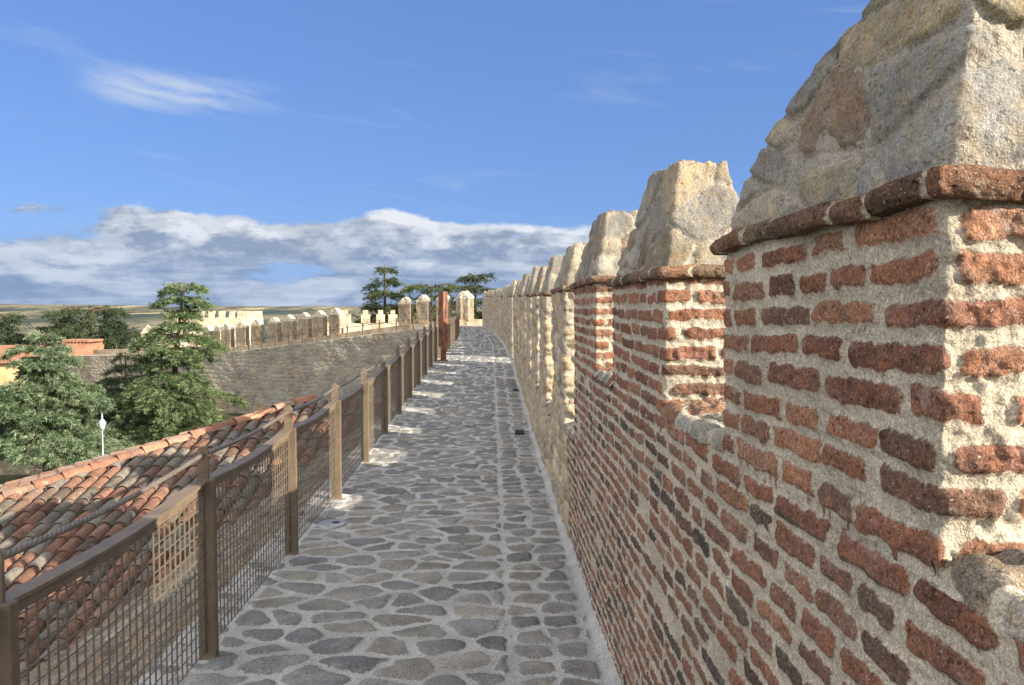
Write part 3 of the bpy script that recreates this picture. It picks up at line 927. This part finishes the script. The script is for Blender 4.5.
# thin fence along its inner edge
ff = tag(empty('walk_fence', (-14, 62, -1)), 'thin dark post and rail fence along the top of the curving town wall', 'fence')
FO = np.array([-14, 62, -1.])
rails = MB(); ss = 4.0
pts = []
first = None
while ss < 47:
    k_ = int(np.searchsorted(s, ss)); p = Q[k_, :2]+NI[k_]*.35
    if first is None:
        first = MB().box(-.045, .045, -.03, .03, 0, 1.0).build('post', MAT['steel'], ff, bevel=.004); o = first
    else: o = link(first.copy(), ff)
    o.location = tuple(np.array((p[0], p[1], Zt[k_]))-FO); o.rotation_euler.z = math.atan2(NI[k_][1], NI[k_][0])-math.pi/2
    pts.append(np.array((p[0], p[1], Zt[k_]+.78))-FO); ss += 1.5
rails.tube(pts, .022, 5).tube([p+np.array((0, 0, .2)) for p in pts], .014, 5)
rails.build('rail', MAT['steel'], ff)

# ---- tower beyond the curtain wall, square merlons
tw = tag(empty('gate_tower', (-31.5, 93, -7)), 'sunlit cream stone tower with small square battlements behind the left end of the town wall', 'tower')
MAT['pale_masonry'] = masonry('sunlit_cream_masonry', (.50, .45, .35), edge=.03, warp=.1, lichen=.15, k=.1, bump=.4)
def pale_box(name, parent, x0, x1, y0, y1, z0, z1, org, res=.5, seed=0):
    nu = [max(2, int((x1-x0)/res)), max(2, int((y1-y0)/res))]
    zs = np.linspace(z0, z1, max(2, int((z1-z0)/res)+1))
    rings = [(x0, x1, y0, y1, z) for z in zs]+[(x0+.3*(x1-x0), x1-.3*(x1-x0), y0+.3*(y1-y0), y1-.3*(y1-y0), z1), ((x0+x1)/2-.01, (x0+x1)/2+.01, (y0+y1)/2-.01, (y0+y1)/2+.01, z1)]
    P, N, U = loft(rings, (nu[0], nu[1], nu[0], nu[1]), y0)
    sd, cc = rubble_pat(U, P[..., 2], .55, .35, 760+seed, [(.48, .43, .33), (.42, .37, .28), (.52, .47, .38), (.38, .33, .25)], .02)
    return mesh_np(name, (P-org).reshape(-1, 3), grid_faces(P.shape[0], P.shape[1], True), MAT['pale_masonry'], parent, sd, cc, smoothf=False)
TO = np.array([-31.5, 93, -7.])
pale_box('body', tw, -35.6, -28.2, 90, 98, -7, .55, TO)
for k in range(7):
    x = -35.6+k*1.17
    if x+.62 > -28.1: x = -28.2-.62
    pale_box('merlon', tw, x, x+.62, 90, 90.6, .55, 1.35, TO, .3, k)
for k in range(5): pale_box('merlon', tw, -28.8, -28.2, 91.4+k*1.4, 92.1+k*1.4, .55, 1.35, TO, .3, k+9)
# sunlit stretch of wall before the tower and its larger pointed merlons
lw = tag(empty('sunlit_wall', (-33, 82, -7)), 'short sunlit wall with large pointed merlons in front of the cream tower', 'wall')
LO = np.array([-33, 82, -7.])
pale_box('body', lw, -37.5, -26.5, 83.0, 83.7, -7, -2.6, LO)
for k, x in enumerate((-36.0, -33.6, -31.0, -28.2)):
    pointed_merlon('merlon', lw, (x, 83.3, -2.7), .1, 1.25, .6, 1.7, .75, LO, MAT['pale_masonry'], seed=30+k)
# ---- far wall whose lit merlons show over the curtain wall
fw = tag(empty('outer_wall', (-11, 69, -7)), 'distant sunlit wall with pale notched merlons showing above the middle of the town wall', 'wall')
WO = np.array([-11, 69, -7.])
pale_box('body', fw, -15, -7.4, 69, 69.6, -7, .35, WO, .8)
for k, px in enumerate((345, 366, 381, 393)):
    x = (px-490)/781*69.
    w = 1.05 if k == 0 else .72
    pale_box('merlon', fw, x-w/2, x+w/2, 68.95, 69.5, .35, 1.12, WO, .25, k)
    pale_box('merlon_tip', fw, x-w/4, x+w/4, 69, 69.4, 1.12, 1.5, WO, .2, k+5)
# ---- low houses left
h1 = tag(empty('red_roofed_house', (-59.0, 86, -7)), 'cream house with a plain red tiled roof at the far left edge', 'house')
b = MB().box(-10, 10, -5, 5, -3, 3.1); b.build('walls', MAT['ochre'], h1)
b = MB().prism([(-10.4, -5.5, 3.1), (-10.4, 5.5, 3.1), (-10.4, 0, 4.7)], (20.8, 0, 0)); b.build('roof', MAT['redroof'], h1)
b = MB()
for k in range(5): b.box(-8.4+k*4, -7.3+k*4, -5.04, -4.9, .4, 2.0)
w1 = None
for k in range(5):
    b = MB().box(-.55, .55, -.06, .06, 0, 1.5)
    if w1 is None: w1 = b.build('window', MAT['dark_metal'], h1); o = w1
    else: o = link(w1.copy(), h1)
    o.location = (-8+k*4, -5.02, .6)
h2 = tag(empty('white_gabled_house', (-43.2, 83.8, -7)), 'white house with an orange tiled curved top behind the grey wall', 'house')
b = MB().prism([(-2.6, -2, -3), (1.3, -2, -3), (1.3, -2, 3.3), (-.6, -2, 3.3), (-2.6, -2, 2.2)], (0, 4, 0)); b.build('walls', MAT['plaster'], h2)
b = MB().prism([(-1.6, -2.3, 3.25), (1.5, -2.3, 3.25), (1.5, -1.6, 4.6), (.9, -1.2, 5.3), (-.9, -1.2, 5.3), (-1.7, -1.7, 4.7)], (0, 3.4, 0)); b.build('roof', MAT['redroof'], h2)
b = MB()
for k in range(9): b.tube([(-1.5+k*.36, -1.5, 5.25), (-1.5+k*.36, 1.6, 5.25)], .15, 7)
b.build('ridge_tiles', MAT['redroof'], h2)
h3 = tag(empty('white_house', (-33.5, 82.5, -7)), 'small plain white house wall behind the tall open cedar', 'house')
b = MB().prism([(-5.6, 6, 0), (-1, 6, 0), (-1, 6, 5.2), (-5.0, 6, 4.0), (-5.6, 6, 4.0)], (0, 2, 0)); b.build('walls', MAT['plaster'], h3)
# lit low wall under the cedars and a lamp
gw = tag(empty('garden_wall', (-22, 44, -7)), 'low sunlit cream rubble wall on the ground behind the cedar trunk', 'wall')
pale_box('body', gw, -30, -17.0, 41.4, 41.8, -7.3, -5.75, np.array([-22, 44, -7.]), .4)
lp = tag(empty('street_lamp', (-18.5, 37.6, -7)), 'white lantern street lamp on a thin pole between the cedars', 'street lamp')
MB().lathe([(.05, 0), (.04, .3), (.028, .35), (.022, 2.85)], sides=10).build('pole', MAT['white_metal'], lp, True)
MB().lathe([(.03, 2.82), (.07, 2.86), (.10, 2.9), (.15, 3.14), (.03, 3.15)], sides=10).build('lantern', MAT['white_metal'], lp, True)

MB().lathe([(.17, 3.14), (.18, 3.17), (.10, 3.30), (.04, 3.36), (.03, 3.44), (.045, 3.48), (.02, 3.58), (.004, 3.66)], sides=10).build('lantern_cap', MAT['white_metal'], lp, True)
# ================================================================== TREES
def cedar(name, label, loc, H, Rb, seed, cards=26000, size=.26, cols=None, clear=.10, droop=.22, limbs=70, flat=.35, lean=(0, 0), topr=.12, group=None, gap=0.0, prof=None):
    rg = np.random.default_rng(seed)
    root = tag(empty(name, loc), label, 'tree', group)
    tb = MB()
    def axis(t): return np.array([lean[0]*t*t, lean[1]*t*t, H*t])
    tb.tube([axis(t) for t in np.linspace(0, .98, 12)], [max(.02, .032*H*(1-t)**.9*.8+.02) for t in np.linspace(0, .98, 12)], 9)
    tb2 = MB()
    A, D, S, CV = [], [], [], []
    ts = clear+(1-clear)*(np.arange(limbs)+rg.uniform(-.3, .3, limbs))/limbs
    tiers = max(7, limbs//7)
    ts = clear+(1-clear)*((np.floor((ts-clear)/(1-clear)*tiers)+.5)/tiers+rg.normal(0, .10/tiers, limbs))
    ts = np.clip(ts, clear, .985)
    az = rg.uniform(0, 6.28)
    tot = 0
    wts = []
    LB = []
    for t in ts:
        az += 2.4+rg.normal(0, .35)
        tt = (t-clear)/(1-clear)
        w = prof(tt) if prof else (1-tt)**.75*(.55+.45*min(1, tt*6+.5))
        Ln = Rb*w*rg.uniform(.72, 1.12)+topr*H*.06
        LB.append((t, az, Ln)); wts.append(Ln**1.35)
    wts = np.array(wts)/sum(wts)
    for (t, az, Ln), w in zip(LB, wts):
        b0 = axis(t); d = np.array([math.cos(az), math.sin(az), 0.])
        side = np.array([-d[1], d[0], 0.])
        rise = rg.uniform(.05, .32)*(.4+t)
        n = 7
        q = np.linspace(0, 1, n)
        pth = b0+np.outer(q*Ln, d)+np.outer(rise*Ln*q-(rise+droop)*Ln*q**2.2, (0, 0, 1))+np.outer(rg.normal(0, .10)*Ln*q**2, side)
        tb2.tube(pth, [max(.006, .012*Ln*(1-x)+.008) for x in q], 5, cap=False)
        k = max(12, int(cards*w))
        # cards are grouped in sprays
        nsp = max(4, int(k/26))
        tq = rg.beta(1.5, 1.05, nsp)*.95+.06
        lat = rg.uniform(-1, 1, nsp)*flat*Ln*(1.08-tq)*1.25
        cxp = np.stack([np.interp(np.clip(tq, 0, 1), q, pth[:, j]) for j in range(3)], -1)+np.outer(lat, side)
        cxp[:, 2] += rg.normal(0, .03, nsp)*Ln-.10*np.abs(lat)
        sd = d[None]*.8+side[None]*np.sign(lat)[:, None]*.7+rg.normal(0, .3, (nsp, 3))
        sd[:, 2] -= .25+.3*rg.random(nsp)
        sd /= np.linalg.norm(sd, axis=1)[:, None]
        tone = rg.random(nsp)
        ln = size*rg.uniform(1.4, 3.0, nsp)
        m = 26
        f = rg.random((nsp, m))
        pos = cxp[:, None]+sd[:, None]*(f*ln[:, None])[..., None]+rg.normal(0, .22*size, (nsp, m, 3))*np.array([1, 1, .38])
        dr = sd[:, None]*.9+rg.normal(0, .55, (nsp, m, 3)); dr[..., 2] -= .12
        A.append(pos.reshape(-1, 3)); D.append(dr.reshape(-1, 3)); S.append(np.repeat(size*rg.uniform(.6, 1.15, nsp), m)); CV.append(np.repeat(tone, m))
    A = np.concatenate(A); D = np.concatenate(D); S = np.concatenate(S); CV = np.concatenate(CV)
    D /= np.linalg.norm(D, axis=1)[:, None]
    rv = rg.normal(size=A.shape); Wv = np.cross(D, rv); Wv /= np.linalg.norm(Wv, axis=1)[:, None]+1e-9
    wv = (S*.085)[:, None]*Wv
    e = D*S[:, None]
    V = np.stack([A-wv*.5, A+e*.45-wv, A+e, A+e*.45+wv], 1)
    V[:, 2:, 2] -= (S*.10)[:, None]
    F = np.arange(len(A)*4).reshape(-1, 4)
    c0, c1, c2 = [np.array(c) for c in (cols or ((.024, .046, .018), (.095, .145, .058), (.26, .32, .17)))]
    cv = np.clip(CV+rg.normal(0, .12, len(CV)), 0, 1)[:, None]
    cc = np.where(cv < .5, c0+(c1-c0)*cv*2, c1+(c2-c1)*(cv*2-1))
    mesh_np('crown', V.reshape(-1, 3), F, MAT['leaf'], root, None, np.repeat(cc, 4, 0), smoothf=False)
    tr = tb.build('trunk', MAT['bark'], root, True)
    tb2.build('limbs', MAT['bark'], root, True)
    return root
blue = ((.026, .048, .022), (.105, .160, .078), (.29, .355, .235))
cedar('cedar_tree', 'full blue green cedar at the left with its red brown trunk showing above the roof', (-22.2, 39.5, -7.2), 7.8, 4.6, 1, 210000, .165, blue, .24, .18, 74, .50, prof=lambda t: (1-t)**.6*(.72+.28*math.sin(t*17)))
cedar('cedar_tree', 'tall layered cedar with an open leaning top beside the curving wall', (-18.4, 45.5, -7.2), 10.5, 4.9, 2, 240000, .165, None, .10, .30, 92, .52, (.9, 0), prof=lambda t: (1.0-.78*t)*(.76+.24*math.sin(t*21+1.0)) if t < .9 else .25)
cedar('cedar_tree', 'smaller shaded cedar filling the gap between the two large cedars', (-22.6, 49, -7.2), 6.3, 3.6, 9, 70000, .19, ((.022, .042, .018), (.07, .11, .048), (.17, .215, .12)), .08, .25, 60, .5)
cedar('cedar_tree', 'wide dark cedar with flat layers behind the white house', (-47, 93, -7), 8.8, 8.5, 3, 30000, .5, ((.020, .036, .018), (.040, .062, .028), (.07, .095, .045)), .25, .05, 50, .6, prof=lambda t: (1-.45*t)*(.8+.2*math.sin(t*14)))
cedar('cedar_tree', 'dark cedar standing in front of the distant hills at left', (-58, 92, -7), 8.0, 6, 4, 22000, .5, ((.020, .036, .018), (.040, .062, .028), (.07, .095, .045)), .2, .05, 44, .6, prof=lambda t: (1-.5*t)*(.8+.2*math.sin(t*15)))
cedar('cedar_tree', 'dark cedar cut by the left edge of the picture', (-46.5, 68, -7), 8.2, 4.2, 5, 16000, .42, ((.020, .036, .018), (.040, .062, .028), (.07, .095, .045)), .2, .08, 40, .55, prof=lambda t: (1-.5*t)*(.8+.2*math.sin(t*15)))
dk = ((.022, .040, .016), (.050, .070, .026), (.085, .11, .045))
cedar('cedar_tree', 'tall spired dark green cedar beyond the merlons left of the rusted pylon', (-9.9, 74, -7), 13.0, 3.6, 6, 30000, .34, dk, .3, .18, 62, .34, topr=.3)
cedar('cedar_tree', 'wide olive green cedar directly behind the rusted pylon', (-5.4, 72, -7), 11.0, 4.3, 7, 22000, .36, ((.035, .055, .018), (.075, .095, .032), (.12, .14, .055)), .45, .06, 40, .5, prof=lambda t: (1-.35*t)*(.75+.25*math.sin(t*15)))
cedar('cedar_tree', 'dark cedar with a broken flat top where the right hand parapet ends', (-1.4, 75, -7), 12.4, 3.1, 8, 22000, .36, dk, .3, .10, 46, .42, prof=lambda t: (1-.45*t)*(.8+.2*math.sin(t*13)))

for k, (lab, x, y, h_, r_) in enumerate((('dark green shrub low between the two large cedars', -15.6, 42.5, 2.6, 2.2), ('dark bushy shrub at the foot of the curving wall', -20.5, 52, 3.4, 3.0), ('dark shrub behind the street lamp', -18.6, 43.5, 2.2, 1.8))):
    cedar('garden_shrub', lab, (x, y, -7.2), h_, r_, 40+k, 26000, .2, ((.022, .036, .018), (.045, .066, .030), (.08, .105, .05)), .05, .25, 40, .6, prof=lambda t: (1-t*t)**.5)
# ================================================================== GROUND AND HILLS
b = MB()
n = 60
rs = np.concatenate([np.linspace(0, 150, 8), 150*1.085**np.arange(1, 56)])
th = np.linspace(0, 2*math.pi, 180)
RR, TH = np.meshgrid(rs, th, indexing='ij')
xx = RR*np.sin(TH); yy = RR*np.cos(TH)
z = np.interp(RR, [0, 110, 300, 900, 1800, 4600, 5600, 9000, 14000], [-7.1, -7.1, -30, -62, -58, 2, 22, -10, -10])
amp = np.interp(RR, [0, 120, 900, 5600, 14000], [0, 0, 9, 34, 0])
z = z+amp*fbm(xx/900, yy/900, seed=800, oct=5)
Pg = np.stack([xx, yy, z], -1)
split = 22
inner = Pg[:split+1]; outer = Pg[split:]
tag(mesh_np('ground', inner.reshape(-1, 3), grid_faces(*inner.shape[:2]), MAT['ground'], None, smoothf=True), 'dry earth and grass below the walls', 'ground', kind='structure')
tag(mesh_np('hills', outer.reshape(-1, 3), grid_faces(*outer.shape[:2]), MAT['hill'], None, smoothf=True), 'distant scrub covered hills on the horizon', 'hills', kind='structure')

# ================================================================== LIGHT, SKY, CAMERA
S = Vector((1, -.558, .46)).normalized()
EL = math.asin(S.z); AZ = math.atan2(S.x, S.y)
sun = bpy.data.lights.new('sun', 'SUN'); sun.energy = 4.5; sun.angle = R(.53); sun.color = (1, .89, .72)
so = bpy.data.objects.new('sun', sun); link(so); so.rotation_euler = S.to_track_quat('Z', 'Y').to_euler(); so.location = (20, -10, 20)

w = NT('World', True); SC.world = w.owner
sky = w.n('ShaderNodeTexSky'); sky.sky_type = 'NISHITA'; sky.sun_disc = False; sky.sun_elevation = EL; sky.sun_rotation = AZ
sky.air_density = 1.0; sky.dust_density = .4; sky.ozone_density = 2.0; sky.altitude = 1100
STR = .06; k0 = 1/STR
dirv = w.n('ShaderNodeTexCoord').outputs['Generated']
sep = w.n('ShaderNodeSeparateXYZ'); w.put(sep.inputs[0], dirv)
dx, dy, dz = sep.outputs
el = w.math('MULTIPLY', w.math('ARCSINE', dz), 57.2958)
az = w.math('MULTIPLY', w.math('ARCTAN2', dx, dy), 57.2958)
def vec(a, b, c=0.0):
    nd = w.n('ShaderNodeCombineXYZ'); w.put(nd.inputs[0], a); w.put(nd.inputs[1], b); w.put(nd.inputs[2], c); return nd.outputs[0]
def cum(shift):
    e2 = w.math('ADD', el, shift)
    p = vec(w.math('MULTIPLY', az, .085), w.math('MULTIPLY', e2, .25), 3.3)
    n1 = w.noise(p, 1.25, 9, .55, .1)
    e = w.math('ADD', el, w.math('MULTIPLY', w.math('SUBTRACT', w.noise(vec(w.math('MULTIPLY', az, .1), 7.7, 0), 1.0, 3), .5), 5.0))
    thr = w.map(e, 4.0, 9.6, .30, .80)
    return w.math('SUBTRACT', n1, thr), n1
d0, n0 = cum(0.0)
d1s, n1s = cum(.75)
dens = w.map(d0, -.008, .095)
lit = w.map(w.math('SUBTRACT', d0, d1s), -.03, .09)
lowb = w.map(el, 1.0, 7.0, .0, 1.0)
k = 1/STR
shade = w.mix(lowb, C3(.088*k, .123*k, .195*k), C3(.108*k, .132*k, .172*k))
bright = w.mix(lowb, C3(.20*k, .23*k, .28*k), C3(.30*k, .31*k, .33*k))
litn = w.math('MULTIPLY', lit, w.map(w.noise(vec(w.math('MULTIPLY', az, .05), w.math('MULTIPLY', el, .22), 1.0), 1.6, 4), .38, .60), clamp=True)
puff = w.map(w.noise(vec(w.math('MULTIPLY', az, .26), w.math('MULTIPLY', el, .50), 5.0), 1.5, 8, .6), .42, .62)
strk = w.map(w.noise(vec(w.math('MULTIPLY', az, .06), w.math('MULTIPLY', el, .8), 8.0), 1.3, 6, .6), .46, .66, 0, .75)
cf = w.math('ADD', w.math('MULTIPLY', lit, .38), w.math('MULTIPLY', litn, .45))
cf = w.math('ADD', cf, w.math('MULTIPLY', w.math('MULTIPLY', puff, w.map(el, 1.0, 5.0, .5, 1.0)), .52))
cf = w.math('ADD', cf, w.math('MULTIPLY', strk, w.map(el, 5.0, 2.0, 0, .55)), clamp=True)
ccol = w.mix(cf, shade, bright)
sk = w.n('ShaderNodeVectorMath', operation='MULTIPLY'); w.put(sk.inputs[0], sky.outputs[0]); sk.inputs[1].default_value = (.60, .71, 1.07)
skyc = w.scale(sk.outputs[0], w.map(el, 0.0, 22.0, .70, 1.0, False))
skyc = w.mix(w.map(el, 8.0, .5, 0, .8), skyc, C3(.15*k0, .195*k0, .275*k0))
skyc = w.mix(.6, skyc, w.mix(w.map(el, 0.0, 26.0, 0, 1, False), C3(.085*k0, .158*k0, .300*k0), C3(.054*k0, .108*k0, .248*k0)))
# thin high cirrus
cp = vec(w.math('MULTIPLY', w.math('ADD', az, w.math('MULTIPLY', el, .6)), .045), w.math('MULTIPLY', w.math('ADD', el, w.math('MULTIPLY', az, .12)), .28), 9.0)
ci = w.noise(cp, 1.6, 8, .62, .6)
blob = w.math('MULTIPLY', w.map(w.math('ABSOLUTE', w.math('ADD', az, 21.0)), 2.0, 7.5, 1, 0), w.map(w.math('ABSOLUTE', w.math('SUBTRACT', el, 14.2)), .1, 1.7, 1, 0))
cirr = w.math('ADD', w.map(ci, .56, .85, 0, .30), w.math('MULTIPLY', blob, w.map(ci, .42, .66, 0, .75)), clamp=True)
cirr = w.math('MULTIPLY', cirr, w.map(el, 2.0, 9.0, 0, 1))
skyc = w.mix(cirr, skyc, C3(.22*k, .25*k, .30*k))
skyc = w.mix(w.math('MULTIPLY', dens, .96), skyc, ccol)
# added unseen bright cloud overhead, behind and far left, to lighten the shade
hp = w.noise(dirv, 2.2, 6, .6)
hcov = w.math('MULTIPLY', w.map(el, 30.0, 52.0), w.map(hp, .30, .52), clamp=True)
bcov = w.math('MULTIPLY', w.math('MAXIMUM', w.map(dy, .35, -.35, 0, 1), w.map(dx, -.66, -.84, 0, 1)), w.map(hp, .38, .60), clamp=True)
fill_cov = w.math('MULTIPLY', w.math('MAXIMUM', hcov, w.math('MULTIPLY', bcov, w.map(el, 2.0, 12.0))), .95)
fill_hi = w.mix(w.map(hp, .4, .75), C3(.25*k, .248*k, .246*k), C3(.42*k, .412*k, .40*k))
fill_lo = w.mix(w.map(hp, .4, .75), C3(.92*k, .885*k, .84*k), C3(1.65*k, 1.58*k, 1.46*k))
skyc = w.mix(fill_cov, skyc, w.mix(w.map(el, 34.0, 60.0), fill_lo, fill_hi))
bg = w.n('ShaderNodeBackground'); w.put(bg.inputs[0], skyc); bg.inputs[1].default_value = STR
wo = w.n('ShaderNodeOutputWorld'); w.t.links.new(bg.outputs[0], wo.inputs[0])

cam = bpy.data.cameras.new('camera'); cam.sensor_width = 36; cam.lens = 781/1024*36; cam.clip_start = .05; cam.clip_end = 20000
co = bpy.data.objects.new('camera', cam); link(co); co.location = (0, 0, 1.6); co.rotation_euler = (R(90-2.456), 0, R(-1.613))
SC.camera = co
SC.view_settings.view_transform = 'Standard'; SC.view_settings.look = 'None'; SC.view_settings.gamma = 1; SC.view_settings.use_curve_mapping = False
SC.view_settings.exposure = 1.5
SC.cycles.max_bounces = 6; SC.cycles.use_denoising = True
